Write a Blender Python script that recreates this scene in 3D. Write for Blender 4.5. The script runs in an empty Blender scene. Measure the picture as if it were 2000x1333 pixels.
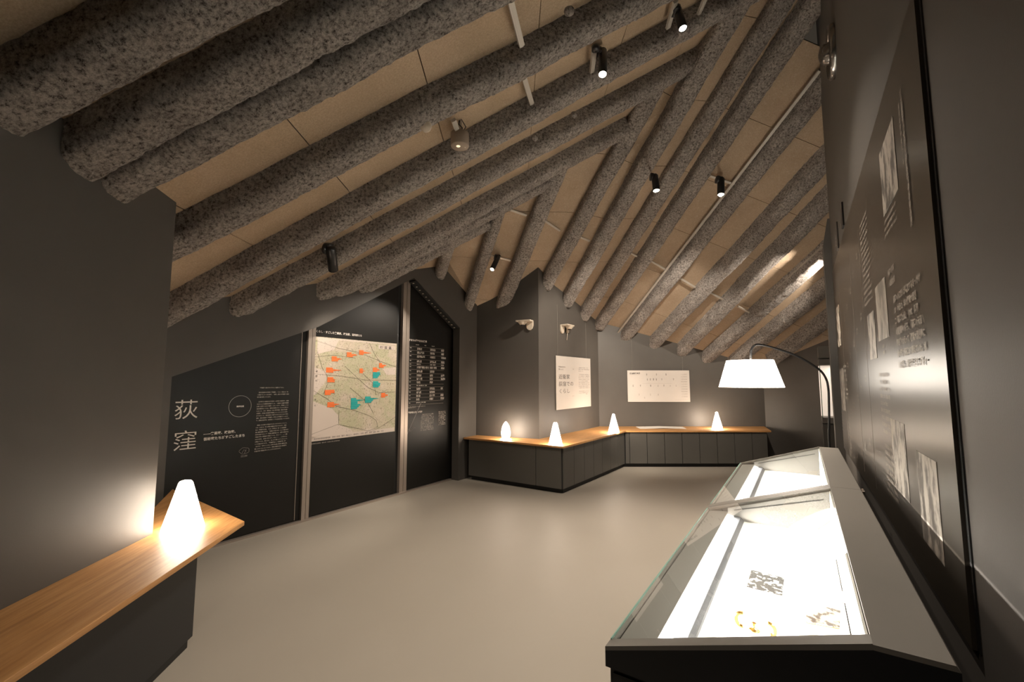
import bpy, math, random
from mathutils import Vector as V, Matrix, noise

# ------------------------------------------------------------------ camera, world, exposure
FPX, PITCH, EYE = 850.0, math.atan(77/850.0), 1.6
sc = bpy.context.scene
COL = sc.collection
cam_d = bpy.data.cameras.new('camera'); cam = bpy.data.objects.new('camera', cam_d); COL.objects.link(cam)
cam_d.sensor_fit = 'HORIZONTAL'; cam_d.sensor_width = 36.0; cam_d.lens = FPX/2000*36.0
cam_d.clip_start = 0.02; cam_d.clip_end = 60
cam.location = (0, 0, EYE); cam.rotation_euler = (math.pi/2 + PITCH, 0, 0)
sc.camera = cam
w = bpy.data.worlds.new('world'); sc.world = w; w.use_nodes = True
w.node_tree.nodes['Background'].inputs[0].default_value = (1.0, .82, .62, 1)
w.node_tree.nodes['Background'].inputs[1].default_value = 0.03
sc.view_settings.view_transform = 'Standard'; sc.view_settings.look = 'None'
sc.view_settings.gamma = 1.0; sc.view_settings.use_curve_mapping = False
sc.view_settings.exposure = 0.3
SPOT_K = 4.0      # overall strength of the ceiling spotlights
CASE_W = 34.0     # light strips in the display case
WARM = (1.0, .87, .73)

# ------------------------------------------------------------------ survey helpers: photo pixel -> point on a real plane
def ray(px, py):
    x = (px-1000)/FPX; y = -(py-666.5)/FPX
    return V((x, math.cos(PITCH)-y*math.sin(PITCH), math.sin(PITCH)+y*math.cos(PITCH)))
EYEP = V((0, 0, EYE))
def onp(q, p0, n):
    r = ray(*q); return EYEP + r*((V(p0)-EYEP).dot(V(n))/r.dot(V(n)))
def onz(q, z): return onp(q, (0, 0, z), (0, 0, 1))
def ony(q, y): return onp(q, (0, y, 0), (0, 1, 0))
A33 = math.radians(33.5)
U = V((math.sin(A33), math.cos(A33), 0)); W = V((-U.y, U.x, 0)); Z = V((0, 0, 1)); X = V((1, 0, 0)); Y = V((0, 1, 0))
def UV(u, v, z): return U*u + W*v + Z*z

# ------------------------------------------------------------------ materials
def mat(name, col=(.5, .5, .5), rough=.6, metal=0, spec=.5, coat=0, coat_rough=.1):
    m = bpy.data.materials.new(name); m.use_nodes = True
    b = m.node_tree.nodes['Principled BSDF']
    b.inputs['Base Color'].default_value = (*col, 1); b.inputs['Roughness'].default_value = rough
    b.inputs['Metallic'].default_value = metal; b.inputs['Specular IOR Level'].default_value = spec
    b.inputs['Coat Weight'].default_value = coat; b.inputs['Coat Roughness'].default_value = coat_rough
    return m
def N(m, t, **k):
    n = m.node_tree.nodes.new(t)
    for a, b in k.items():
        if a.startswith('i_'): n.inputs[a[2:].replace('_', ' ')].default_value = b
        else: setattr(n, a, b)
    return n
def L(m, a, b): m.node_tree.links.new(a, b)
def ramp(m, src, stops):
    r = N(m, 'ShaderNodeValToRGB'); el = r.color_ramp.elements
    while len(el) < len(stops): el.new(.5)
    for e, (p, c) in zip(el, stops): e.position = p; e.color = (*c, 1)
    L(m, src, r.inputs[0]); return r.outputs[0]
def coords(m, scale=(1, 1, 1), kind='Object', rot=(0, 0, 0)):
    t = N(m, 'ShaderNodeTexCoord'); mp = N(m, 'ShaderNodeMapping')
    mp.inputs['Scale'].default_value = scale
    if any(rot):
        m0 = N(m, 'ShaderNodeMapping'); m0.inputs['Rotation'].default_value = rot
        L(m, t.outputs[kind], m0.inputs[0]); L(m, m0.outputs[0], mp.inputs[0])
    else: L(m, t.outputs[kind], mp.inputs[0])
    return mp.outputs[0]
def nz(m, vec, scale, detail=4, rough=.55):
    n = N(m, 'ShaderNodeTexNoise'); n.inputs['Scale'].default_value = scale; n.inputs['Detail'].default_value = detail
    n.inputs['Roughness'].default_value = rough; L(m, vec, n.inputs['Vector']); return n.outputs['Fac']
def bump(m, h, s, d):
    b = N(m, 'ShaderNodeBump'); b.inputs['Strength'].default_value = s; b.inputs['Distance'].default_value = d
    L(m, h, b.inputs['Height']); L(m, b.outputs[0], m.node_tree.nodes['Principled BSDF'].inputs['Normal'])
def base(m, out): L(m, out, m.node_tree.nodes['Principled BSDF'].inputs['Base Color'])
def mottled(name, c1, c2, scale, rough, bs=0, bd=0, bscale=200, **k):
    m = mat(name, c1, rough, **k); v = coords(m)
    base(m, ramp(m, nz(m, v, scale), [(.3, c1), (.7, c2)]))
    if bs: bump(m, nz(m, v, bscale, 3), bs, bd)
    return m
def emis(name, col, s):
    m = mat(name, (.9, .88, .84), .4); b = m.node_tree.nodes['Principled BSDF']
    b.inputs['Emission Color'].default_value = (*col, 1); b.inputs['Emission Strength'].default_value = s; return m

M = {}
M['wall'] = mottled('dark_taupe_paint', (.066, .059, .052), (.076, .068, .060), 1.2, .55, .12, .002, 160)
M['wall2'] = mottled('dark_taupe_wallcovering_lit', (.090, .080, .070), (.100, .090, .079), 3, .5, .15, .002, 90)  # wallcovering lightened so the back walls look better lit than the near ones
M['floor'] = mottled('grey_epoxy_floor', (.34, .305, .255), (.365, .33, .28), .7, .50, .03, .002, 30, spec=.35)
M['black'] = mat('black_printed_panel', (.010, .009, .0075), .42, spec=.3)
M['blackr'] = mottled('black_glossy_graphic_panel', (.030, .024, .018), (.034, .028, .021), 2, .31, spec=.4)
M['joinery'] = mottled('dark_grey_laminate', (.088, .083, .074), (.098, .092, .082), 2, .34)
M['joinery2'] = mat('near_black_laminate_and_shade', (.014, .015, .017), .34, spec=.35)  # on the case ends and back box it stands in for unlit grey paint
M['toe'] = mat('black_plinth', (.01, .01, .01), .6)
M['void'] = mat('dark_backing', (.02, .018, .016), .9)
M['alu'] = mat('warm_grey_aluminium', (.42, .36, .31), .38, metal=.6)
M['rail'] = mat('galvanised_rail', (.50, .47, .42), .45, metal=.3)
M['blackmetal'] = mat('black_powder_coated_metal', (.012, .012, .013), .35)
M['cream'] = mat('cream_plastic', (.60, .52, .42), .4)
M['paper'] = mottled('white_board', (.62, .57, .52), (.64, .59, .54), 3, .55)
M['sheet'] = mat('white_paper', (.82, .77, .70), .7)
M['inkw'] = mat('white_print', (.72, .66, .60), .6)
M['inkd'] = mat('dim_white_print', (.46, .41, .36), .6)
M['inkg'] = mat('faded_grey_print', (.30, .26, .22), .5)
M['ink'] = mat('dark_print', (.10, .085, .075), .6)
M['inkf'] = mat('faint_print', (.36, .31, .27), .6)
M['orange'] = mat('orange_print', (.90, .19, .04), .6)
M['teal'] = mat('teal_print', (.01, .38, .36), .6)
M['caseg'] = mottled('light_grey_case_paint', (.155, .145, .128), (.165, .153, .136), 4, .45)
M['casein'] = mat('grey_case_lining', (.20, .19, .175), .5)
M['white'] = mat('white_display_bed', (.86, .85, .82), .6)
M['ledbar'] = mat('brushed_silver_bar', (.13, .135, .15), .42, metal=.6)
M['chrome'] = mat('dark_steel', (.20, .19, .18), .22, metal=.9)
M['gold'] = mat('gilt_metal', (.85, .50, .14), .2, metal=1)
M['lampglow'] = emis('lit_opal_glass', (1, .83, .66), 38.0)
M['lampglow2'] = emis('lit_opal_glass_dimmer', (1, .83, .66), 22.0)
M['shadeglow'] = emis('lit_lampshade', (1, .90, .78), 9.0)
M['lens'] = emis('lit_spot_lens', (1, .86, .68), 30)
M['lensdim'] = emis('lit_small_lens', (1, .86, .68), 1.5)
M['ledsmall'] = emis('small_led', (1, .8, .45), .8)
M['led'] = emis('led_strip', (1, .95, .88), 8)
M['nichelit'] = emis('lit_niche_back', (1, .80, .68), .55)
M['mapb'] = mat('mb', (.5, .5, .5), .5)

def beam_mat():
    m = mat('sprayed_rock_wool', (.3, .26, .22), .95, spec=.15); v = coords(m)
    a = ramp(m, nz(m, v, 44, 8, .82), [(.385, (.06, .05, .043)), (.46, (.38, .355, .335)), (.60, (.76, .72, .69))])
    b = ramp(m, nz(m, v, 4.5, 3), [(.25, (.66, .63, .61)), (.7, (1.0, .98, .95))])
    mx = N(m, 'ShaderNodeMix', data_type='RGBA', blend_type='MULTIPLY'); mx.inputs[0].default_value = 1
    L(m, a, mx.inputs[6]); L(m, b, mx.inputs[7]); base(m, mx.outputs[2])
    ad = N(m, 'ShaderNodeMath', operation='ADD'); L(m, nz(m, v, 55, 6, .8), ad.inputs[0]); L(m, nz(m, v, 18, 3), ad.inputs[1])
    bump(m, ad.outputs[0], 1.0, .03); return m
M['beam'] = beam_mat()
def board_mat(name, c1, c2, c3, k3=.5):
    m = mat(name, c1, .85, spec=.2); v = coords(m)
    a = ramp(m, nz(m, v, 2.2, 3), [(.3, c1), (.7, c2)])
    f = ramp(m, nz(m, coords(m, (1, 1, 1)), 90, 5, .8), [(.35, (.72, .70, .66)), (.65, (1.12, 1.1, 1.08))])
    mx = N(m, 'ShaderNodeMix', data_type='RGBA', blend_type='MULTIPLY'); mx.inputs[0].default_value = 1
    L(m, a, mx.inputs[6]); L(m, f, mx.inputs[7])
    sc2 = nz(m, coords(m, (1, 1, 1)), 26, 6, .85)
    r = ramp(m, sc2, [(.56, (0, 0, 0)), (.72, (k3, k3, k3))])
    m2 = N(m, 'ShaderNodeMix', data_type='RGBA'); L(m, r, m2.inputs[0]); L(m, mx.outputs[2], m2.inputs[6]); m2.inputs[7].default_value = (*c3, 1)
    base(m, m2.outputs[2]); bump(m, nz(m, v, 120, 4), .3, .003); return m
M['board'] = board_mat('tan_fibre_board', (.38, .29, .20), (.44, .34, .245), (.46, .365, .27))
M['board2'] = board_mat('pale_tan_fibre_board', (.40, .31, .225), (.46, .365, .27), (.58, .48, .38), 1.0)

def wood_mat(name, ang):
    m = mat(name, (.5, .27, .1), .5, coat=.12, coat_rough=.4)
    v = coords(m, (1.1, 16, 16), rot=(0, 0, ang))
    v2 = coords(m, (.8, 11, 11), rot=(0, 0, ang))
    vo = N(m, 'ShaderNodeTexVoronoi'); vo.inputs['Scale'].default_value = 1.0; L(m, v2, vo.inputs['Vector'])
    s = N(m, 'ShaderNodeSeparateColor'); L(m, vo.outputs['Color'], s.inputs[0])
    a = ramp(m, nz(m, v, 3.2, 6, .65), [(.25, (.40, .185, .055)), (.5, (.55, .285, .10)), (.75, (.66, .37, .155))])
    b = ramp(m, s.outputs[0], [(.0, (.84, .80, .76)), (1, (1.06, 1.04, 1.0))])
    mx = N(m, 'ShaderNodeMix', data_type='RGBA', blend_type='MULTIPLY'); mx.inputs[0].default_value = .8
    L(m, a, mx.inputs[6]); L(m, b, mx.inputs[7]); base(m, mx.outputs[2]); return m
M['woodb'] = wood_mat('oiled_oak_bench', math.radians(82.5))
M['woodc'] = wood_mat('oiled_oak_counter', math.radians(0))
M['woodm'] = wood_mat('oiled_oak_counter_arm', math.radians(33.5))
M['woodl'] = wood_mat('oiled_oak_counter_return', math.radians(-56.5))

def glass_mat():
    m = bpy.data.materials.new('clear_case_glass'); m.use_nodes = True; nt = m.node_tree; nt.nodes.clear()
    o = nt.nodes.new('ShaderNodeOutputMaterial'); mx = nt.nodes.new('ShaderNodeMixShader')
    t = nt.nodes.new('ShaderNodeBsdfTransparent'); t.inputs[0].default_value = (.93, .96, .94, 1)
    g = nt.nodes.new('ShaderNodeBsdfGlossy'); g.inputs['Roughness'].default_value = .01
    lw = nt.nodes.new('ShaderNodeLayerWeight'); lw.inputs[0].default_value = .5
    pw = nt.nodes.new('ShaderNodeMath'); pw.operation = 'POWER'; pw.inputs[1].default_value = 5; nt.links.new(lw.outputs['Facing'], pw.inputs[0])
    f = nt.nodes.new('ShaderNodeMath'); f.operation = 'MULTIPLY_ADD'; f.inputs[1].default_value = .92; f.inputs[2].default_value = .07; nt.links.new(pw.outputs[0], f.inputs[0])
    nt.links.new(f.outputs[0], mx.inputs[0]); nt.links.new(t.outputs[0], mx.inputs[1]); nt.links.new(g.outputs[0], mx.inputs[2])
    nt.links.new(mx.outputs[0], o.inputs[0]); return m
M['glass'] = glass_mat()
M['glassedge'] = mat('green_glass_edge', (.25, .42, .36), .15)

def photo_mat(name, lo, hi, sc_=22, rough=.5, thr=(.42, .55)):
    m = mat(name, lo, rough); v = coords(m, (1, 1, .5))
    base(m, ramp(m, nz(m, v, sc_, 5, .6), [(thr[0], lo), (thr[1], hi)])); return m
M['photo1'] = photo_mat('faded_photo_print', (.13, .115, .095), (.33, .29, .245), 9)
M['photo2'] = photo_mat('faded_photo_print_fine', (.07, .06, .05), (.36, .32, .275), 16)
M['card'] = photo_mat('grey_photo_card', (.022, .021, .02), (.6, .58, .55), 34, thr=(.53, .56))
M['card2'] = photo_mat('sepia_photo_card', (.03, .018, .012), (.75, .68, .58), 26, thr=(.42, .58))

def map_mat():
    m = mat('old_town_map_print', (.6, .5, .4), .55); v = coords(m)
    land = ramp(m, nz(m, v, 1.7, 4, .6), [(.34, (.66, .56, .48)), (.44, (.56, .49, .36)), (.52, (.48, .46, .30)), (.60, (.57, .49, .38)), (.70, (.64, .54, .46))])
    speck = ramp(m, nz(m, v, 46, 3, .7), [(.36, (.30, .28, .22)), (.43, (1, 1, 1))])
    mx = N(m, 'ShaderNodeMix', data_type='RGBA', blend_type='MULTIPLY'); mx.inputs[0].default_value = .6
    L(m, land, mx.inputs[6]); L(m, speck, mx.inputs[7]); base(m, mx.outputs[2]); return m
M['map'] = map_mat()

# ------------------------------------------------------------------ object helpers
def tag(o, label=None, cat=None, group=None, kind=None):
    for k, v_ in (('label', label), ('category', cat), ('group', group), ('kind', kind)):
        if v_: o[k] = v_
    return o
def empty(name, loc):
    o = bpy.data.objects.new(name, None); COL.objects.link(o); o.location = loc; o.empty_display_size = .1; return o
def wloc(o):
    p = V(o.location)
    while o.parent: o = o.parent; p += V(o.location)
    return p
class MB:
    def __init__(s): s.v = []; s.f = []; s.sm = []
    def add(s, vs, fs, smooth=False):
        k = len(s.v); s.v += [V(p) for p in vs]; s.f += [[i+k for i in f] for f in fs]; s.sm += [smooth]*len(fs); return s
    def box(s, o, a, b, c):
        o, a, b, c = V(o), V(a), V(b), V(c)
        if a.cross(b).dot(c) < 0: a, b = b, a
        p = [o, o+a, o+a+b, o+b, o+c, o+a+c, o+a+b+c, o+b+c]
        return s.add(p, [(3, 2, 1, 0), (4, 5, 6, 7), (0, 1, 5, 4), (1, 2, 6, 5), (2, 3, 7, 6), (3, 0, 4, 7)])
    def cbox(s, c, a, b, d): c, a, b, d = V(c), V(a), V(b), V(d); return s.box(c-a/2-b/2-d/2, a, b, d)
    def prism(s, pts, ext):
        pts = [V(p) for p in pts]; e = V(ext); n = len(pts); nn = V((0, 0, 0))
        for i in range(n): nn += pts[i].cross(pts[(i+1) % n])
        if nn.dot(e) < 0: pts = pts[::-1]
        return s.add(pts+[p+e for p in pts], [list(range(n))[::-1], list(range(n, 2*n))]+[(i, (i+1) % n, n+(i+1) % n, n+i) for i in range(n)])
    def tube(s, path, r, seg=10, smooth=True, rs=None):
        path = [V(p) for p in path]; rings = []; up = None
        for i, p in enumerate(path):
            t = (path[min(i+1, len(path)-1)]-path[max(i-1, 0)]).normalized()
            a = (up - t*up.dot(t)) if up else t.orthogonal()
            if a.length < 1e-5: a = t.orthogonal()
            a.normalize(); up = a; b = t.cross(a); rr = rs[i] if rs else r
            rings.append([p+(a*math.cos(q)+b*math.sin(q))*rr for q in [2*math.pi*k/seg for k in range(seg)]])
        vs = [q for g in rings for q in g]; fs = []
        for i in range(len(path)-1):
            for k in range(seg):
                k2 = (k+1) % seg; fs.append((i*seg+k, i*seg+k2, (i+1)*seg+k2, (i+1)*seg+k))
        s.add(vs, fs, smooth); n0 = len(s.v)-len(vs)
        s.f += [[n0+k for k in range(seg)][::-1], [n0+len(vs)-seg+k for k in range(seg)]]; s.sm += [False, False]; return s
    def lathe(s, c, prof, axis=Z, seg=32, smooth=True):
        axis = V(axis).normalized(); c = V(c); a = axis.orthogonal().normalized(); b = axis.cross(a); vs = []; fs = []
        for r, h in prof:
            for k in range(seg):
                q = 2*math.pi*k/seg; vs.append(c+axis*h+(a*math.cos(q)+b*math.sin(q))*max(r, 1e-5))
        for i in range(len(prof)-1):
            for k in range(seg):
                k2 = (k+1) % seg; fs.append((i*seg+k, i*seg+k2, (i+1)*seg+k2, (i+1)*seg+k))
        return s.add(vs, fs, smooth)
    def build(s, name, m, parent=None, org=None, bevel=0):
        if parent is not None: o0 = wloc(parent)
        elif org is not None: o0 = V(org)
        else:
            xs = [p.x for p in s.v]; ys = [p.y for p in s.v]; zs = [p.z for p in s.v]
            o0 = V(((min(xs)+max(xs))/2, (min(ys)+max(ys))/2, min(zs)))
        me = bpy.data.meshes.new(name); me.from_pydata([tuple(p-o0) for p in s.v], [], s.f)
        me.polygons.foreach_set('use_smooth', s.sm); me.materials.append(m); me.update()
        o = bpy.data.objects.new(name, me); COL.objects.link(o)
        if parent is not None: o.parent = parent
        else: o.location = o0
        if bevel:
            b = o.modifiers.new('bevel', 'BEVEL'); b.width = bevel; b.segments = 2; b.limit_method = 'ANGLE'
        return o
def struct(o): o['kind'] = 'structure'; return o

def text(s, name, m, parent, org, right, up, size, align='LEFT', bold=0, sx=1.0, res=2, space=1.0, thick=.0008, line=1.0):
    """flat lettering lying on a plane; becomes a mesh"""
    c = bpy.data.curves.new('t', 'FONT'); c.body = s; c.size = size; c.align_x = align; c.resolution_u = res
    c.offset = bold; c.space_character = space; c.space_line = line
    t = bpy.data.objects.new('t', c); COL.objects.link(t); bpy.context.view_layer.update()
    me = bpy.data.meshes.new_from_object(t.evaluated_get(bpy.context.evaluated_depsgraph_get()))
    bpy.data.objects.remove(t); bpy.data.curves.remove(c)
    right = V(right).normalized(); up = V(up).normalized(); nn = right.cross(up); o0 = V(org)-wloc(parent)
    for v_ in me.vertices: v_.co = o0+right*v_.co.x*sx+up*v_.co.y+nn*thick
    me.materials.clear(); me.materials.append(m); me.name = name
    o = bpy.data.objects.new(name, me); COL.objects.link(o); o.parent = parent
    if len(s) > 1 and size < .05: o['kind'] = 'stuff'
    return o

# ------------------------------------------------------------------ room plan
s0 = V((-2.40, 5.14, 0)); f0 = s0-W*.18                 # sliding panel plane, wall face in front of it
vS, vF = s0.dot(W), f0.dot(W)
vR = -.361                                              # right hand wall face
K1 = V((-.60, 7.53, 0)); K2 = V((.432, 7.045, 0)); K3 = V((1.774, 8.95, 0)); K4 = V((5.15, 8.95, 0)); K5 = V((6.25, 7.5, 0))
U2 = (K3-K2).normalized(); W2 = V((-U2.y, U2.x, 0))
def wall(name, a, b, z0, z1, thick, m=None, ext=(0, 0)):
    """thick is measured to the left of a->b"""
    a, b = V(a), V(b); d = (b-a).normalized(); n = V((-d.y, d.x, 0))
    a = a-d*ext[0]; b = b+d*ext[1]
    return struct(MB().box(a+Z*z0, b-a, n*thick, Z*(z1-z0)).build(name, m or M['wall']))

struct(MB().prism([(-6, -2.5, 0), (8, -2.5, 0), (8, 10.5, 0), (-6, 10.5, 0)], (0, 0, -.1)).build('floor', M['floor']))
# near left wall (thin partition end seen from the side)
hb = .66
la, lb = onz((298, 1043), hb)-Z*hb, onz((0, 1192), hb)-Z*hb; ld = (lb-la).normalized()
wall('wall_left', la, la+ld*5.2, 0, 4.6, -.16)
# wall that holds the sliding panels, with its house shaped opening
fp = [(.2, 0), (1.566, 0), (1.566, 1.632), (2.95, 2.22), (4.40, 3.08), (4.50, 3.10), (5.475, 2.47), (5.475, 0), (5.93, 0), (5.93, 4.6), (.2, 4.6)]
# cut into convex pieces around the opening
mb = MB()
for q in ([(.2, 0), (1.566, 0), (1.566, 4.6), (.2, 4.6)], [(1.566, 1.632), (2.95, 2.22), (2.95, 4.6), (1.566, 4.6)],
          [(2.95, 2.22), (4.44, 3.10), (4.44, 4.6), (2.95, 4.6)], [(4.44, 3.10), (5.475, 2.47), (5.475, 4.6), (4.44, 4.6)],
          [(5.475, 0), (5.93, 0), (5.93, 4.6), (5.475, 4.6)]):
    mb.prism([UV(a, vF, z) for a, z in q], W*.14)
struct(mb.build('wall_far_left', M['wall']))
# back of the recess
struct(MB().box(UV(.2, vS+.12, 0), U*5.9, W*.1, Z*4.2).build('wall_recess', M['void']))
wall('wall_column_dark', K1, K2, 0, 4.8, .15, ext=(.25, 0))
wall('wall_column_light', K2, K3, 0, 4.8, .15, M['wall2'], ext=(0, .1))
wall('wall_back', K3, K4, 0, 4.2, .15, M['wall2'], ext=(.15, .1))
wall('wall_alcove', K4, K5, 0, 4.2, .15, M['wall2'], ext=(0, 1.6))
wall('wall_right', UV(6.05, vR, 0), UV(-2.4, vR, 0), 0, 6.6, .14)
wall('wall_front', V((-3, -2.0, 0)), V((.8, -2.0, 0)), 0, 6, -.15)
wall('wall_side', V((7.2, 9.5, 0)), V((7.2, 1.0, 0)), 0, 6.6, .12)
# pilaster capping the end of the right wall, lower than the wall and with a sloping head
struct(MB().prism([UV(6.04, vR-.14, 0), UV(6.04, vR+.075, 0), UV(6.04, vR+.075, 3.15), UV(6.04, vR+.02, 3.45), UV(6.04, vR-.14, 3.45)], U*.2).build('trim_1', M['wall']))
# slim skirting line of the recess: floor track of the sliding panels
struct(MB().box(UV(1.45, vS-.06, 0), U*4.0, W*.05, Z*.02).build('trim_2', M['alu']))

# ------------------------------------------------------------------ roof: beams and boards
HA, HB, BW = .215, .235, .23            # vertical depth of beams below the boards, width
PA, NA = V((0, 0, 3.88)), V((-.6, 0, 1))
PBc, NB = V((3.171, 8.95, 2.395)), V((.277, .688, 1)); PB = PBc-Z*HB
DB = V((-.263, .827, -.496)).normalized()
def rough_beam(name, p, q, side, up, wdt, hgt, seed, label):
    """sprayed beam: lower near edge runs p -> q, body lies towards side and up"""
    p, q = V(p), V(q); d = (q-p); Ln = d.length; d.normalize()
    side = (V(side)-d*V(side).dot(d)).normalized(); upn = side.cross(d)
    if upn.dot(V(up)) < 0: upn = -upn
    prof = []; rr = .075; top = hgt+.03
    for i in range(5): prof.append((0, top-(top-rr)*i/5))
    for i in range(6): a_ = math.pi/2*i/5; prof.append((rr-rr*math.cos(a_), rr-rr*math.sin(a_)))
    for i in range(1, 5): prof.append((rr+(wdt-2*rr)*i/5, 0))
    for i in range(6): a_ = math.pi/2*i/5; prof.append((wdt-rr+rr*math.sin(a_), rr-rr*math.cos(a_)))
    for i in range(1, 6): prof.append((wdt, rr+(top-rr)*i/5))
    n = len(prof); ns = max(40, int(Ln/.026)); vs = []; so = V((seed*7.3, seed*3.1, seed*1.7)); cx, cy = wdt/2, hgt*.55
    for i in range(ns+1):
        c = p+d*(Ln*i/ns)
        wob = noise.noise(V((i*Ln/ns*1.1, seed*5.1, 0)))*.016; wob2 = noise.noise(V((i*Ln/ns*1.3, seed*2.1, 9)))*.014
        for (a_, b_) in prof:
            pt = c+side*(a_+wob)+upn*(b_+wob2*(1 if b_ < hgt*.6 else 0))
            e = V((a_-cx, b_-cy, 0)); e.normalize(); nr = side*e.x+upn*e.y; k = pt+so
            dsp = noise.noise(k*7)*.007+noise.noise(k*22)*.007+noise.noise(k*48)*.007
            vs.append(pt+nr*dsp)
    fs = []
    for i in range(ns):
        for k in range(n-1): fs.append((i*n+k, i*n+k+1, (i+1)*n+k+1, (i+1)*n+k))
    fs.append(list(range(n))[::-1]); fs.append([ns*n+k for k in range(n)])
    m = MB(); m.v = vs; m.f = fs; m.sm = [True]*(len(fs)-2)+[False, False]
    o = m.build(name, M['beam'], org=(p+q)/2)
    return tag(o, label, 'beam')

A_px = [((100, 128), (350, 2)), ((300, 219), (560, 79)), ((500, 205), (900, -2)), ((450, 420), (1000, 134)), ((500, 523), (1300, 82)),
        ((546, 568), (1150, 240)), ((620, 588), (1000, 380)), ((720, 547), (900, 452)), ((828, 507), (880, 480))]
A_xe = [3.4, 3.4, 3.4, 3.6] + [hx+.06 for hx in (onp((1500, 30), PA, NA).x, onp((1376, 116), PA, NA).x, onp((1224, 260), PA, NA).x, onp((1078, 352), PA, NA).x, onp((951, 450), PA, NA).x)]
A_lab = ['thick sprayed ceiling beam crossing the extreme top left corner, nearest the camera',
         'sprayed ceiling beam with blunt end on the left wall, farther left of the two ends there',
         'sprayed ceiling beam whose blunt end sits at the right edge of the left wall',
         'long sprayed ceiling beam just above the grey cylindrical emergency light, passing behind left wall edge',
         'long sprayed ceiling beam just below the emergency light and behind the two black lit spotlights',
         'sprayed ceiling beam lit bright below the black spotlight over the dark exhibit panel',
         'sprayed ceiling beam ending on the grey wall directly above the text left of the map',
         'short thin sprayed ceiling beam ending above the top of the map panel',
         'tiny sprayed beam stub at the peak of the house shaped opening']
fx = lambda y: f0.x+(y-f0.y)*math.tan(A33)
lx = lambda y: la.x+(y-la.y)*ld.x/ld.y
Ab = []
for i, ((p, q), xe) in enumerate(zip(A_px, A_xe)):
    p = onp(p, PA, NA); q = onp(q, PA, NA); d = (q-p)/(q.x-p.x)
    Ab.append((p, d))
    if i < 3: xs = lx(p.y)-.1
    else: xs = fx((p+d*(fx(p.y)-p.x)).y)-.1
    rough_beam('ceiling_beam', p+d*(xs-p.x), p+d*(xe-p.x), Y, Z, BW, HA/1.16, i+1, A_lab[i])

K1p, K2p = K1, K2
nW1 = V((-(K2-K1).y, (K2-K1).x, 0)).normalized()
def tipF(q): return onp(q, f0, W)
def tip1(q): return onp(q, K1, nW1)
def tip2(q): return onp(q, K2, W2)
def tipB(q): return onp(q, PB, NB)
def hipA(q): return onp(q, PA+Z*.07, NA)
B_def = [(tipF((849, 540)), hipA((866, 482))), (tipF((906, 597)), hipA((958, 432))), (tip1((967, 606)), hipA((1066, 356))),
         (tip2((1058, 552)), hipA((1222, 248))), (tip2((1098, 590)), hipA((1383, 84))), (tip2((1133, 617)), hipA((1518, -5))),
         (tipB((1166, 636)), tipB((1537, 72))), (tipB((1215, 660)), tipB((1556, 225))), (tipB((1268, 680)), tipB((1605, 318))),
         (tipB((1324, 693)), tipB((1606, 400))), (tipB((1377, 704)), tipB((1601, 506))), (tipB((1434, 710)), tipB((1603, 572))), (tipB((1512, 704)), tipB((1606, 634)))]
B_lab = ['stubby sprayed beam hanging at the left end of the fan, beside the opening peak',
         'sprayed fan beam left of the small black spotlight above the doorway pillar',
         'sprayed fan beam right of the small black spotlight, ending on the dark column face',
         'sprayed fan beam ending at the projecting column corner above the smoke detectors',
         'sprayed fan beam ending above the portrait wall poster, second right of column corner',
         'sprayed fan beam ending above the inner wall corner, left of the long conduit spotlight',
         'sprayed fan beam ending on the corner where column wall meets back wall',
         'sprayed fan beam running along the longest pale conduit, above landscape poster left edge',
         'sprayed fan beam ending above the middle of the landscape wall poster',
         'sprayed fan beam ending above the right edge of the landscape wall poster',
         'sprayed fan beam ending left of the arc lamp shade above the oak counter lamp',
         'brightly lit sprayed beam running behind the top left of the lampshade',
         'rightmost sprayed beam, ending on the far wall just right of the lamp arm']
Bb = []
for i, (p, q) in enumerate(B_def):
    d = (q-p); d = d/d.dot(DB)          # per metre along common direction DB (down)
    Bb.append((p, d)); up_ext = (.6 if i in (3, 4) else .3) if i < 6 else (1.2 if i == 6 else 2.6)
    e0 = p+(p-q).normalized()*(.12 if i < 6 else .14); e1 = q+(q-p).normalized()*up_ext
    sd = X if i > 0 else X
    wd = BW if i > 1 else .17
    rough_beam('ceiling_beam', e0, e1, sd, Z, wd, HB/1.25, i+21, B_lab[i])

ceil_back = MB(); boards = []
def quad_board(pts, m, n_up=.018):
    c = sum(pts, V((0, 0, 0)))/4; n = (pts[1]-pts[0]).cross(pts[3]-pts[0]).normalized()
    if n.z < 0: n = -n
    boards.append((MB().prism(pts, n*n_up), m))
    ceil_back.prism([p+n*.02 for p in pts], n*.03)
def at_x(b, x): p, d = b; return p+d*(x-p.x)
SH = Y*(BW/2)
rows = [(V((-6, -2.4, 0)), None)]
yl = [-2.3, -1.3, -.3, .7]
def apt(x, y): return V((x, y, 3.88+.6*x+HA))
xs_all = [-1.42+.81*k for k in range(-4, 8)]
for j in range(len(yl)):
    y0 = yl[j]; 
    for k in range(len(xs_all)-1):
        xa, xb = xs_all[k]+.003, xs_all[k+1]-.003
        p0, p1 = apt(xa, y0+.003), apt(xb, y0+.003)
        if j+1 < len(yl): p2, p3 = apt(xb, yl[j+1]-.003), apt(xa, yl[j+1]-.003)
        else: p2, p3 = at_x(Ab[0], xb)+SH+Z*HA, at_x(Ab[0], xa)+SH+Z*HA
        if xa > 3.5 or xb < -3.0: continue
        quad_board([p0, p1, p2, p3], M['board'])
lim = [3.6, 3.6, 3.6, 3.6, 3.1, 2.4, 1.6, .6, .0]
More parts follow.
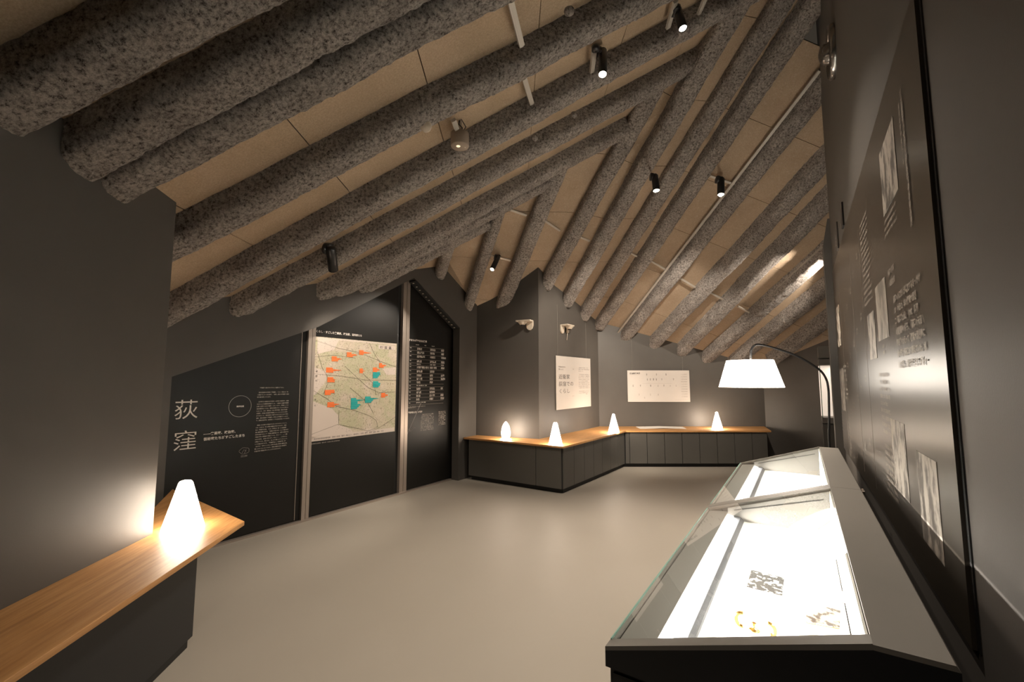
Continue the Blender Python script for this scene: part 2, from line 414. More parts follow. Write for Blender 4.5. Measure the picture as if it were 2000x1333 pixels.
for i in range(9):
    for k in range(len(xs_all)-1):
        xa, xb = xs_all[k]+.003, xs_all[k+1]-.003
        if xa > lim[min(i+1, 8)]+.1 or xb < fx(Ab[i][0].y)-.9: continue
        if i < 8: p2, p3 = at_x(Ab[i+1], xb)+SH+Z*HA, at_x(Ab[i+1], xa)+SH+Z*HA
        else: p2, p3 = at_x(Ab[i], xb)+SH+Z*(HA-.02)+Y*1.1, at_x(Ab[i], xa)+SH+Z*(HA-.02)+Y*1.1
        if i == 8 and xa > -.1: continue
        quad_board([at_x(Ab[i], xa)+SH+Z*HA, at_x(Ab[i], xb)+SH+Z*HA, p2, p3], M['board'])
def at_s(b, s): p, d = b; return p+d*(s-p.dot(DB))
SB = X*(BW/2)+Z*HB
lines = [(Bb[0][0]-X*.75-Z*.0, Bb[0][1])]+Bb+[(Bb[-1][0]+X*.55-Z*.12, Bb[-1][1]), (Bb[-1][0]+X*1.2-Z*.28, Bb[-1][1])]
lines[0] = (Bb[0][0]-X*.55-Z*.25, Bb[0][1])
for i in range(len(lines)-1):
    a, b = lines[i], lines[i+1]
    smax = max(a[0].dot(DB), b[0].dot(DB))+.5
    # upper limit: a little past the hip
    if i == 0: smin = min(Bb[0][0].dot(DB), 9)-.9
    elif i <= 6: smin = min(B_def[i-1][1].dot(DB), B_def[min(i, 12)][1].dot(DB))-.6
    else: smin = -.6
    if i >= 7: smin = .2
    s = math.floor(smin/.91)*.91+.37
    while s < smax:
        s1 = min(s+.91, smax+.2)
        quad_board([at_s(a, s+.003)+SB, at_s(b, s+.003)+SB, at_s(b, s1-.003)+SB, at_s(a, s1-.003)+SB], M['board2'])
        s += .91
ceil = struct(ceil_back.build('ceiling', M['void'], org=(0, 4, 4)))
for b_, m_ in boards: b_.build('ceiling_board', m_, ceil)

def ceilA(q, drop=0): return onp(q, PA+Z*(HA-drop), NA)
def ceilB(q, drop=0): return onp(q, PBc-Z*drop, NB)
def rail(name, p, q, n, wd, th, label, m=None, group=None):
    p, q = V(p), V(q); d = (q-p).normalized(); s = d.cross(V(n)).normalized()
    o = MB().box(p-s*wd/2, q-p, s*wd, -V(n).normalized()*th).box(p-s*wd*.22-V(n).normalized()*(th+.0005), q-p, s*wd*.44, -V(n).normalized()*.002).build(name, m or M['rail'])
    return tag(o, label, 'rail', group)
for (a, b, lb_) in [((993, -8), (1017, 86), 'pale metal channel crossing the tan boards at the top centre of the ceiling'),
                    ((1022, 150), (1037, 200), 'short pale metal channel between two beams, below the longer top centre one'),
                    ((884, 232), (897, 268), 'pale metal channel carrying the grey cylindrical emergency light'),
                    ((1160, 88), (1152, 158), 'pale metal channel behind the left of two lit black spotlights'),
                    ((1318, 0), (1303, 52), 'pale metal channel behind the brighter black spotlight near top'),
                    ((1376, -6), (1362, 28), 'pale metal channel just right of the brightest spotlight at top edge')]:
    rail('mounting_rail', ceilA(a, .10), ceilA(b, .10), NA, .04, .025, lb_)
for (a, b, lb_) in [((993, 408), (1028, 420), 'dark grey ceiling rail segment farthest left across the fan boards'),
                    ((1058, 427), (1093, 450), 'ceiling rail segment second from left across the fan boards'),
                    ((1122, 458), (1151, 470), 'ceiling rail segment above the fourth fan beam gap'),
                    ((952, 496), (997, 508), 'thin ceiling rail holding the small tilted spotlight above the pillar'),
                    ((1181, 476), (1202, 490), 'ceiling rail segment at the foot of the spotlight conduit'),
                    ((1228, 492), (1244, 500), 'very short ceiling rail segment right of the spotlight conduit'),
                    ((1268, 507), (1301, 527), 'ceiling rail segment meeting the longest diagonal conduit'),
                    ((1327, 542), (1358, 561), 'ceiling rail segment right of the longest conduit'),
                    ((1387, 571), (1417, 587), 'ceiling rail segment between the bright beam and the longest conduit'),
                    ((1441, 598), (1466, 611), 'rightmost ceiling rail segment, pale, near the floor lamp shade'),
                    ((1387, 343), (1436, 360), 'ceiling rail crossing behind the straight hanging black spotlight')]:
    if a[0] < 1180:
        k = 1 if a[0] == 952 else (2 if a[0] == 993 else (3 if a[0] == 1058 else 4))
        A_, B_ = Bb[k], Bb[k+1]; n_ = (B_[0]-A_[0]).cross(A_[1]); n_ = n_ if n_.z > 0 else -n_
        P_ = A_[0]+SB-Z*.03
        rail('ceiling_rail', onp(a, P_, n_), onp(b, P_, n_), n_, .03, .02, lb_)
    else: rail('ceiling_rail', ceilB(a, .04), ceilB(b, .04), NB, .03, .02, lb_)
rail('conduit', ceilB((1206, 650), .05), ceilB((1600, 137), .05), NB, .035, .03, 'longest pale conduit running diagonally up the fan ceiling to the right wall')
rail('conduit', ceilB((1200, 488), .04), ceilB((1277, 357), .04), NB, .03, .025, 'thin dark edged conduit leading up to the left ceiling spotlight of the fan')
rail('conduit', ceilB((1466, 611), .05), ceilB((1607, 481), .05), NB, .035, .03, 'pale conduit beside the brightly lit sprayed beam at right')

# ------------------------------------------------------------------ ceiling fixtures
def spot_light(p, aim, power, size=60, blend=.6, rad=.03, parent=None, col=WARM):
    l = bpy.data.lights.new('lamp_light', 'SPOT'); l.energy = power*SPOT_K; l.spot_size = math.radians(size); l.spot_blend = blend
    l.shadow_soft_size = rad; l.color = col
    o = bpy.data.objects.new('lamp_light', l); COL.objects.link(o)
    o.rotation_euler = (V(aim)-V(p)).to_track_quat('-Z', 'Y').to_euler()
    if parent: o.parent = parent; o.location = V(p)-wloc(parent)
    else: o.location = p
    return o
def spotlight(mount, top, tip, r, label, power, aim, lens='lens', size=60):
    """mount: ceiling point; body cylinder from top to tip"""
    mount, top, tip = V(mount), V(top), V(tip); t = empty('spotlight', mount)
    tag(t, label, 'spotlight', 'black ceiling spotlights'); d = (tip-top).normalized(); Ln = (tip-top).length
    MB().lathe(mount, [(0, .005), (r*.9, .005), (r*.9, -.03), (r*.3, -.035), (0, -.035)], Z, 20).tube([mount-Z*.03, top-d*r*.2], .012, 8).build('mount', M['blackmetal'], t)
    sd = d.cross(Y).normalized()
    MB().lathe(top-sd*r*1.05, [(0, -.012), (r*1.15, -.012), (r*1.15, .02), (0, .02)], sd, 24).build('pivot', M['blackmetal'], t)
    MB().lathe(top, [(0, -r*.9), (r*.7, -r*.8), (r, -r*.3), (r, Ln), (r*.9, Ln+.002), (r*.88, Ln-.02), (0, Ln-.02)], d, 28).build('body', M['blackmetal'], t)
    MB().lathe(top+d*(Ln-.008), [(0, .004), (r*.55, .003), (r*.87, 0)], d, 24).build('lens', M[lens], t)
    spot_light(tip+d*.015, tip+(aim-tip).normalized(), power, size, parent=t, rad=.025)
    return t
def atA(px, py, dpt): return ony((px, py), dpt)
spotlight(ceilA((1322, 14), .12), ony((1324, 22), 3.55), ony((1334, 56), 3.50), .036, 'brightest black ceiling spotlight, glowing at the top edge of the photo', 80, V((.9, 2.9, 0)), size=85)
spotlight(ceilA((1163, 92), .12), ony((1177, 102), 3.6), ony((1177, 146), 3.5), .037, 'lit black ceiling spotlight left of and below the brightest one', 80, V((.3, 3.9, 0)), size=85)
spotlight(ceilA((643, 478), .1), ony((646, 488), 4.15), ony((651, 528), 4.32), .048, 'black ceiling spotlight seen from behind, above the dark exhibit panels', 17, V((-2.1, 5.9, 1.2)), 'lensdim')
spotlight(ceilB((972, 496), -.4) if False else ony((974, 500), 6.6), ony((972, 504), 6.5), ony((961, 527), 6.3), .038, 'small tilted black spotlight between the two left fan beams', 40, V((-1.8, 5.6, 1.6)), 'lensdim')
spotlight(ceilB((1272, 338), .12), ony((1279, 346), 5.3), ony((1282, 373), 5.25), .042, 'black ceiling spotlight at the end of a thin conduit, left of the straight one', 95, V((1.0, 8.0, 1.4)))
spotlight(ceilB((1407, 348), .10), ony((1408, 352), 5.25), ony((1408, 381), 5.2), .042, 'straight hanging black spotlight beside the longest conduit', 95, V((3.0, 8.9, 1.3)))
# spotlight just hidden behind the right wall edge, grazing the beams
spotlight(V((4.93, 6.35, 3.52)), V((4.93, 6.35, 3.40)), V((4.86, 6.40, 3.32)), .042, 'black ceiling spotlight tucked behind the right wall edge', 24, V((3.9, 7.6, 3.02)), 'lensdim', 100)
# added fill spotlight, out of view over the camera side of the room
for i, (x, y, z, pw, ax, ay, lb_) in enumerate([(-.5, .6, 3.2, 10, -.1, 2.0, 'added black fill spotlight overhead just beyond the left of the photographer')]):
    spotlight(V((x, y, z+.25)), V((x, y, z+.1)), V((x, y, z-.02)), .037, lb_, pw, V((ax, ay, 0)), size=80)

# emergency light
c_ = ony((898, 287), 3.55)
t = empty('emergency_light', c_+Z*.0); tag(t, 'grey brown cylindrical emergency light hanging between two beams', 'light')
r_ = .078; up_ = Z
MB().lathe(c_, [(0, 0), (r_*.93, 0), (r_, .008), (r_, .115), (r_*.95, .12), (0, .12)], Z, 36).build('housing', mat('taupe_metal', (.30, .24, .19), .45), t)
MB().lathe(c_+V((-.012, -.01, 0)), [(0, -.004), (.014, -.003), (.018, 0)], Z, 16).build('led_lens', M['ledsmall'], t)
MB().lathe(c_+V((.045, .01, 0)), [(0, -.003), (.006, 0)], Z, 12).build('indicator', M['cream'], t)
MB().tube([c_+Z*.12, c_+Z*.17+X*.02, c_+Z*.20-X*.01, c_+Z*.26], .006, 8).tube([c_+Z*.12+X*.02, c_+Z*.18+X*.05, c_+Z*.25+X*.01], .004, 8).build('cable', M['blackmetal'], t)
MB().box(c_+Z*.12-X*.015-Y*.003, X*.03, Y*.006, Z*.2).build('bracket', M['rail'], t)
# small caps let into the beams
for q, r, lb_ in [((832, 249), .042, 'flat cream disc on the long beam above the emergency light'), ((1045, 271), .03, 'small round sprayed knob on a beam right of the emergency light'),
                  ((1122, 226), .026, 'small round knob on the beam below the left lit spotlight'), ((1424, 121), .03, 'small rough knob high on a fan beam near the right wall'), ((1113, 24), .03, 'small pale knob on the beam left of the lit spotlights')]:
    p = onp(q, PA-Z*.01, NA) if q[0] < 1300 else hipA(q)
    tag(MB().lathe(p-Y*.01, [(0, .012), (r*.8, .010), (r, 0), (r, -.06)], V((.1, -.75, -.65)), 20).build('ceiling_disc', M['cream'] if q[0] == 832 else M['beam']), lb_, 'cap')

# ------------------------------------------------------------------ left bench
bp = [onz((477.6, 1018.6), hb), onz((6, 1333), hb)]
bdir = (bp[1]-bp[0]).normalized()
tipP = bp[0]; endF = tipP+bdir*4.6
wf = lambda t_: la+ld*t_
bt = empty('oak_bench', V((-2.1, 1.6, 0))); tag(bt, 'long oak topped bench with near black front at lower left, pointed end', 'bench')
rear = onz((303, 946), hb); rear = bp[0]+(rear-bp[0])*((f0.dot(W)-.012-bp[0].dot(W))/(rear-bp[0]).dot(W))
top = [tipP, endF, wf(5.0)+Z*hb, la+Z*hb, la+V((-.16, .02, hb)), rear+V((.05, 0, 0))]
top2 = [p+V((0, 0, -.03)) if p.z > .5 else p for p in top]
MB().prism([V((p.x, p.y, hb-.028)) for p in top], Z*.028).build('bench_top', M['woodb'], bt, bevel=.003)
bc = V((-1.945, 2.80, 0)); bb = [bc, bc+bdir*4.2, wf(4.8), la+V((.01, 0, 0)), bc+(rear-tipP).normalized().to_3d()*.42]
bb = [V((p.x, p.y, 0)) for p in bb]
MB().prism([p+Z*.05 for p in bb], Z*(hb-.08)).build('bench_front', M['joinery2'], bt)
MB().prism([p+(V((-2.15, 2.0, 0))-p).normalized()*.03 for p in bb], Z*.05).build('plinth', M['toe'], bt)

# ------------------------------------------------------------------ L shaped far counter
hc = .67
P1, P2, P3, P4 = K1, K2, K3, V((5.12, 8.95, 0)); P5, P6, P7, P8 = V((4.80, 8.175, 0)), V((2.105, 8.175, 0)), V((.721, 6.239, 0)), V((-.80, 7.245, 0))
ct = empty('oak_counter', V((1.6, 8.3, 0))); tag(ct, 'low angular oak topped counter with dark grey door fronts along the far walls', 'counter')
g = .0015
for nm, q, m in (('counter_top', [P8, P7, P2, P1], 'woodm'), ('counter_top', [P7, P6, P3, P2], 'woodl'), ('counter_top', [P6, P5, P4, P3], 'woodc')):
    MB().prism([p+Z*(hc-.026) for p in q], Z*.026).build(nm, M[m], ct)
def inset(p, q, r, k):     # corner q moved inwards by k
    a = (q-p).normalized(); b = (r-q).normalized(); n1 = V((-a.y, a.x, 0)); n2 = V((-b.y, b.x, 0)); s = (n1+n2); return q+s*(k/(1+n1.dot(n2)))
F8 = P8+ (P7-P8).normalized()*.10+W*.0; 
fr = [P8, P7, P6, P5]
f7 = inset(P8, P7, P6, .05); f6 = inset(P7, P6, P5, .05); f5 = P5+V((-.06, .05, 0)); a_ = (P7-P8).normalized(); f8 = P8+V((-a_.y, a_.x, 0))*.05+a_*.09
MB().prism([p+Z*.06 for p in (f8, f7, P2-V((0, .01, 0)), P1-V((0, .01, 0)))], Z*(hc-.09)).prism([p+Z*.06 for p in (f7, f6, P3-V((0, .01, 0)), P2-V((0, .01, 0)))], Z*(hc-.09)).prism([p+Z*.06 for p in (f6, f5, P4+V((-.12, -.01, 0)), P3-V((0, .01, 0)))], Z*(hc-.09)).build('carcass', M['toe'], ct)
def k_(p, c, k): return p+(c-p).normalized()*k
cc = V((.9, 7.6, 0))
MB().prism([k_(f8, cc, .04), k_(f7, cc, .05), P2, P1], Z*.062).prism([k_(f7, V((1.2, 7.9, 0)), .05), f6+V((0, .05, 0)), P3, P2], Z*.062).prism([f6+V((0, .04, 0)), f5+V((-.02, .04, 0)), P4-X*.15, P3], Z*.062).build('plinth', M['toe'], ct)
def fronts(a, b, cuts, m):
    d = (b-a); Ln = d.length; d.normalize(); n = V((d.y, -d.x, 0))
    for c0, c1 in zip(cuts[:-1], cuts[1:]):
        MB().box(a+d*(c0+.0045)+Z*.07, d*(c1-c0-.009), n*.018, Z*(hc-.105)).build('door_panel', M[m], ct, bevel=.0015)
L1 = (f7-f8).length; L2 = (f6-f7).length; L3 = (f5-f6).length
fronts(f8, f7, [.0, L1-.42, L1-.002], 'joinery')
fronts(f7, f6, [.01]+[L2*k/7 for k in range(1, 7)]+[L2-.02], 'joinery')
fronts(f6, f5, [.02]+[.1+.325*k for k in range(0, 8)]+[L3], 'joinery')

# open leaflet on the counter
lf = [onz((1241, 834), hc+.001), onz((1333, 834.2), hc+.001), onz((1341, 838.3), hc+.001), onz((1250, 838.3), hc+.001)]
t = empty('leaflet', (lf[0]+lf[2])/2); tag(t, 'open white leaflet lying flat on the oak counter', 'leaflet')
mid0, mid1 = (lf[0]+lf[1])/2, (lf[3]+lf[2])/2
MB().prism([lf[0], mid0+Z*.012, mid1+Z*.012, lf[3]], Z*.002).build('page', M['sheet'], t); MB().prism([mid0+Z*.012, lf[1], lf[2], mid1+Z*.012], Z*.002).build('page', M['sheet'], t)

# ------------------------------------------------------------------ glowing table lamps
def lamp_light(p, pw, r, t, col=WARM):
    l = bpy.data.lights.new('bulb_light', 'POINT'); l.energy = pw; l.color = col; l.shadow_soft_size = r
    o = bpy.data.objects.new('bulb_light', l); COL.objects.link(o); o.parent = t; o.location = V(p)-wloc(t)
def cone_lamp(p, rb, rt, h, label, base_r=None, bullet=False, glow='lampglow'):
    t = empty('table_lamp', p); tag(t, label, 'lamp', 'glowing cone table lamps')
    if bullet: prof = [(rb*.75, .0), (rb*.8, .03), (rb*.95, .06), (rb, h*.38), (rb*.94, h*.55), (rb*.72, h*.76), (rb*.42, h*.9), (rb*.18, h*.97), (0, h)]
    else: prof = [(rb, .012), (rb-(rb-rt)*.5, h*.5), (rt*1.12, h*.90), (rt, h*.95), (rt*.8, h*.985), (rt*.4, h), (0, h+.001)]
    MB().lathe(p, prof, Z, 36).build('diffuser', M[glow], t)
    b = base_r or rb
    MB().lathe(p, [(0, 0), (b, 0), (b, .010), (b*.9, .014), (0, .014)], Z, 36).build('base', M[glow], t)
    return t
LP = [onz((357, 1033), hb), onz((988, 859), hc), onz((1085, 868.5), hc), onz((1199, 845.5), hc), onz((1401, 838), hc)]
cone_lamp(LP[0], .112, .038, .30, 'largest glowing cone lamp on the oak bench by the left wall', glow='lampglow2')
cone_lamp(LP[1], .072, .02, .28, 'bullet shaped glowing lamp farthest left on the counter by the pillar', bullet=True, base_r=.085)
cone_lamp(LP[2], .097, .030, .315, 'glowing cone lamp at the front corner of the counter')
cone_lamp(LP[3], .095, .022, .33, 'glowing cone lamp at the inner bend of the counter', bullet=False)
cone_lamp(LP[4], .094, .022, .32, 'glowing cone lamp on the counter right of the leaflet', bullet=False)

# ------------------------------------------------------------------ lettering helpers
TX = {}
BODY = ['　「武蔵野の俤は今わずかに入間郡に残れり」', '', '　国木田独歩は代表作『武蔵野』（1901〔明治34〕年）', 'の冒頭でこの一文を掲げ、「詩趣」豊かな武蔵野の自然', '観を書き綴っています。', '',
        '　江戸時代の荻窪は江戸近郊への野菜の供給地で、荻窪', 'はほとんどは農業従事者でした。一部地域は幕府将軍家', '鷹場（鷹狩りを行う場所）となっており、狩場としての',
        '自然環境を保つため、開発は制限になっていたと考えら', 'れました。1889（明治22）年に甲武鉄道（現JR中央線）', 'が開通、2年後に荻窪駅が開業したことにより人の流れ',
        'ができたこと、東京西郊の中野や大久保などとも便利な', '自然、国木田独歩『武蔵野』が呼んだ武蔵野ブームなど', 'で、荻窪は別荘地・住宅地としても注目を増していきます。', '',
        '　荻窪へ人口流入が増加するきっかけのひとつとして、', '1923（大正12）年の関東大震災があげられます。作家', '徳二『荻窪風土記』（1982〔昭和57〕年）には荻窪界',
        '隈の震災直後の様子、「荻窪の天沼八幡」という章があり', '昭和を振りかえって「関東大震災後には、近所の家並みは', '汽船の汽笛が荻窪まで聞えていた。ボォーー……」と書',
        'かれた頃を、お船の汽笛まで、ボォーー……とそれらの', 'が聞えていた。明らかに、はっきり聞こえていたという。', 'いう挿話があります。「武蔵野館として区画整理（阿', '（ぬすむ）で遊ぶことをした時代も都の関東大震災以後、',
        '聞こえなくなったことから、関東大震災を境に交通網の', '構造が地域環境が作ったことがうかがえます。']
def rows(lines, name, m, parent, org, right, up, size, pitch, sx=1, bold=0, res=1, n=Z):
    txt = '\n'.join(lines)
    return text(txt, name, m, parent, org, right, up, size, sx=sx, bold=bold, res=res, line=pitch/size)

# ------------------------------------------------------------------ sliding exhibit panels
def sp(q): p = onp(q, s0, W); return p.dot(U), p.z
SF = vS          # face of panels
def onS(u, z, off=.0): return UV(u, SF-off, z)
R_ = U           # reading direction: left to right along +U ; normal towards room is -W, right x up = U x Z = -W? 
def sliding(u0, u1, tops, label, off=0):
    t = empty('exhibit_panel', onS((u0+u1)/2, 0, off)); tag(t, label, 'panel')
    MB().prism([onS(u0, .02, off), onS(u1, .02, off)]+[onS(a, z, off) for a, z in tops], W*.04).build('board', M['black'], t); return t
p1 = sliding(1.40, 2.925, [(2.925, 2.45), (1.40, 1.85)], 'dark sliding exhibit panel with two large white characters, left of the map')
p2 = sliding(3.02, 4.305, [(4.305, 3.3), (3.02, 2.5)], 'dark sliding exhibit panel carrying the large town map')
p3 = sliding(4.52, 5.62, [(5.62, 2.8), (4.75, 3.4), (4.52, 3.4)], 'narrow dark exhibit panel with a white ruled table, right of the metal post')
MB().box(onS(2.93, .0, .03), U*.045, W*.07, Z*2.52).box(onS(2.98, .0, .03), U*.04, W*.07, Z*2.55).build('edge_profile', M['alu'], p1)
MB().box(onS(2.862, .03, .004), U*.006, W*.006, Z*2.35).build('seam_strip', M['alu'], p1)
MB().box(onS(4.305, .0, -.02), U*.075, W*.05, Z*3.25).build('edge_channel', M['toe'], p2)
MB().box(onS(4.38, .0, .03), U*.065, W*.07, Z*3.22).box(onS(4.452, .0, .03), U*.06, W*.07, Z*3.24).build('edge_profile', M['alu'], p2)
# big characters
def utext(s, q_left, q_right, qz, m, par, size=None, name='lettering', bold=0, res=2, off=.002, sx=1, nchar=None, zz=None):
    u0, z = sp(q_left); u1 = sp(q_right)[0]; size = size or (u1-u0)/max(1, len(s) if not nchar else nchar)
    return text(s, name, m, par, onS(u0, zz if zz is not None else z, off), U, Z, size, bold=bold, res=res, sx=sx)
u0, z0 = sp((337, 820)); u1 = sp((383, 820))[0]
for ch, q in (('荻', (337, 817)), ('窪', (335, 879))):
    uu, zz = sp(q); text(ch, 'large_character', M['inkw'], p1, onS(uu, zz, .002), U, Z, .195, bold=-.001, res=4, sx=1.05)
uu, zz = sp((397, 851)); text('――実業家、政治家、', 'lettering', M['inkw'], p1, onS(uu, zz, .002), U, Z, .0305, bold=.0008, res=3)
uu, zz = sp((397, 861)); text('芸術家たちがすごしたまち', 'lettering', M['inkw'], p1, onS(uu, zz, .002), U, Z, .0315, bold=.0008, res=3, space=1.0)
cu, cz = sp((469, 794)); cr = .108
MB().tube([onS(cu+cr*math.cos(a), cz+cr*math.sin(a), .002) for a in [k*math.pi/24 for k in range(49)]], .0013, 5).build('circle_outline', M['inkw'], p1)
text('青梅街道', 'lettering', M['inkw'], p1, onS(cu, cz-.008, .002), U, Z, .018, align='CENTER', bold=.0006)
# cloud like tree emblem
eu, ez = sp((477, 881)); pts = []
for k in range(61):
    a = k*math.pi/30; rr = .038*(1+.16*abs(math.sin(a*2.5))); pts.append(onS(eu+rr*1.15*math.cos(a), ez+rr*.75*math.sin(a), .002))
MB().tube(pts, .001, 4).tube([onS(eu-.02, ez-.02, .002), onS(eu-.005, ez+.012, .002), onS(eu+.02, ez-.005, .002)], .001, 4).tube([onS(eu+.002, ez-.026, .002), onS(eu+.018, ez+.014, .002)], .001, 4).box(onS(eu-.032, ez-.062, .002), U*.064, W*.001, Z*.001).build('tree_emblem', M['inkd'], p1)
text('荻窪三庭園', 'lettering', M['inkd'], p1, onS(eu, ez-.055, .002), U, Z, .0125, align='CENTER')
uu, zz = sp((508, 759)); u_b, z_b = sp((501, 883))
rows(BODY, 'body_text', M['inkd'], p1, onS(sp((503, 760))[0], zz, .002), U, Z, .0138, (zz-z_b)/27.0, sx=1.0, bold=.0003)

# map on the second panel
mu0, mu1, mz0, mz1 = 3.035, 4.298, .881, 2.127
mp = MB().box(onS(mu0, mz0, .003), U*(mu1-mu0), W*.003, Z*(mz1-mz0)).build('town_map', M['map'], p2)
random.seed(4)
def muv(a, b, off=.0045): return onS(mu0+(mu1-mu0)*a, mz1-(mz1-mz0)*b, off)
pb = MB()      # blank pale areas of the map
for poly in ([(.01, .005), (.99, .005), (.99, .02), (.01, .02)], [(.0, .62), (.1, .66), (.2, .70), (.27, .77), (.28, .86), (0, .98)], [(.0, .30), (.12, .33), (.13, .42), (.02, .56), (0, .56)],
             [(.8, .29), (.99, .27), (.99, .36), (.86, .36)], [(0, .955), (.99, .955), (.99, .998), (0, .998)], [(.28, .86), (.42, .92), (.45, .955), (.05, .955)], [(.74, .03), (.98, .03), (.98, .075), (.74, .075)], [(.02, .02), (.25, .02), (.2, .12), (.02, .17)]):
    pb.prism([muv(a, b, .0042) for a, b in poly], -W*.0005)
pb.build('pale_map_area', mat('pale_map_print', (.64, .55, .48), .55), mp)
rd = MB()
for path in ([(0, .04), (.25, .10), (.5, .13), (.8, .22), (1, .27)], [(0, .36), (.3, .38), (.6, .42), (1, .42)], [(.33, .28), (.5, .41), (.62, .5), (.78, .56), (1, .55)], [(0, .52), (.14, .60), (.25, .68), (.45, .73), (.65, .80), (.74, .86), (.76, .93), (.6, .97)],
             [(0, .93), (.27, .86), (.5, .92), (.68, .97), (.8, .93), (1, .84)], [(.28, .86), (.28, .72)], [(.62, .02), (.68, .12), (.82, .29)], [(.02, .14), (.08, .3), (.16, .42), (.1, .56)], [(0, .2), (.2, .17), (.45, .19)], [(.55, .35), (.7, .47), (.72, .58), (.9, .52)], [(.4, .5), (.62, .66), (.7, .78)]):
    rd.tube([muv(a, b) for a, b in path], .0018, 4, False)
rd.build('map_roads', mat('road_print', (.16, .14, .11), .6), mp)
tk = MB()
for i in range(1700):
    a, b = random.random(), random.random()
    if b > .95 or (b > .66 and a < .25): continue
    wq, hq = random.choice([(.006, .003), (.003, .006), (.005, .005)])
    tk.box(muv(a, b), U*wq, -W*.0004, Z*hq)
o = tk.build('map_place_names', mat('map_lettering_print', (.15, .125, .09), .6), mp); o['kind'] = 'stuff'
text('杉 並 區', 'map_title', M['ink'], mp, muv(.76, .068, .006), U, Z, .045, sx=1.3)
text('武藏野村', 'map_side_text', M['ink'], mp, muv(.01, .33, .006), U, Z, .03, sx=.0+1) if False else None
for k, ch in enumerate('武藏野村'): text(ch, 'map_side_text', M['ink'], mp, muv(.012, .30+.045*k, .006), U, Z, .028)
for k, ch in enumerate('三鷹村'): text(ch, 'map_side_text', M['ink'], mp, muv(.01, .56+.055*k, .006), U, Z, .026)
text('東京市杉並區詳細地圖　昭和十年頃　縮尺一萬分之一　番地界入　町界　區界　鐵道　道路　神社　寺院', 'map_margin_text', M['ink'], mp, muv(.02, .985, .006), U, Z, .022)
def marker(x, y, m, wd, hd, tail):
    q = ((x-100)/870.0, (y-110)/1060.0)
    a, b = (x-100+0)/(875.0), 0
    return
def mk(px, py, m, w3, tail):
    u_, z_ = sp((px, py)); o = MB()
    for k, ww in enumerate(w3): o.box(onS(u_, z_-.021*(k+1), .006), U*ww, -W*.0012, Z*.0195)
    if tail: o.prism([onS(u_+w3[1]*.9, z_-.022, .006), onS(u_+tail, z_-.032, .006), onS(u_+w3[1]*.9, z_-.041, .006)], -W*.0012)
    b = o.build('map_marker', M[m], mp)
for (px, py, w3, tl) in [(647.5, 696, (.07, .10, .09), .15), (677, 688, (.07, .13, .09), .16), (701, 684, (.07, .11, .07), .20), (636.5, 718, (.09, .13, .10), .22), (639, 737, (.08, .09, .10), .12),
                         (740, 709.5, (.05, .10, .08), .13), (728, 718, (.07, .10, .07), .11), (702, 720, (.05, .04, .05), .09), (634, 762, (.13, .13, .08), .14), (639, 786, (.09, .12, .10), .18), (744, 768, (.07, .11, .07), .12)]:
    mk(px, py, 'orange', w3, tl)
for (px, py, w3, tl) in [(728, 727, (.12, .12, .10), .13), (728, 745, (.09, .12, .12), .13), (685, 778, (.08, .13, .10), .21), (685, 787, (.10, .14, .12), .15), (712.5, 775, (.09, .14, .13), .23)]:
    mk(px, py, 'teal', (*w3, w3[2]*.8), tl)
uu, zz = sp((621, 653)); text('くらし・すごした実業家、政治家、芸術家たち', 'panel_heading', M['inkw'], p2, onS(mu0, mz1+.052, .002), U, Z, .0315, bold=.0008)
text('東京都市計画地図　昭和10年（杉並区立郷土博物館所蔵）', 'map_credit', M['inkd'], p2, onS(mu0, mz0-.032, .002), U, Z, .015)
# third panel: ruled table
zt_ = sp((800, 668))[1]; ua, ub = 4.53, sp((866, 760))[0]
text('すまちの歴史主な出来事', 'panel_heading', M['inkw'], p3, onS(ua, sp((800, 666))[1], .002), U, Z, .034, bold=.001)
z_ = sp((830, 676))[1]; text('主な出来事　　　　　　　　　杉並区　　　　　　　　　日本と世界', 'table_header', M['inkw'], p3, onS(ua+.14, z_, .002), U, Z, .013, bold=.0004)
ru = MB(); ys = [677, 684.5, 692.5, 702, 709, 714, 722, 730, 737, 744, 751.5, 757, 764, 771, 778, 785.5, 792]
for y_ in ys:
    z_ = sp((800, y_))[1]; ru.box(onS(ua, z_, .002), U*(ub-ua), -W*.0005, Z*.0022)
ru.build('table_rules', M['inkd'], p3)
cells = [('徳川家康入国', '明治政府が誕生', '版籍奉還'), ('井荻村・杉並村成立', '東京府神奈川', '鉄道開通'), ('甲武鉄道開業・荻窪駅', '大日本帝国憲法', '日清戦争始まる'), ('浴風会　開設', '関東大震災　被害', '普通選挙法'), ('荻外荘建築', '杉並町　町制施行', '昭和恐慌'),
         ('土地区画整理事業着手　完成までに', '組合設立　町名変更', '内田秀五郎'), ('西荻窪駅　開業', '杉並区が成立', ''), ('阿佐谷文士村', '日中戦争', '二二六事件'), ('近代住宅　開発', '荻窪会談', '国際連盟脱退'), ('文化人移住', '学童疎開', ''),
         ('戦後　闇市が開かれる　駅前', '', ''), ('区立図書館', '日本国憲法施行', '中央線'), ('公民館　開館', '原水爆禁止署名', ''), ('環状八号線', '地下鉄　荻窪線', '東京五輪'), ('角川庭園', '大田黒公園', '区制80周年'), ('荻外荘公園　復元整備事業', '', '')]
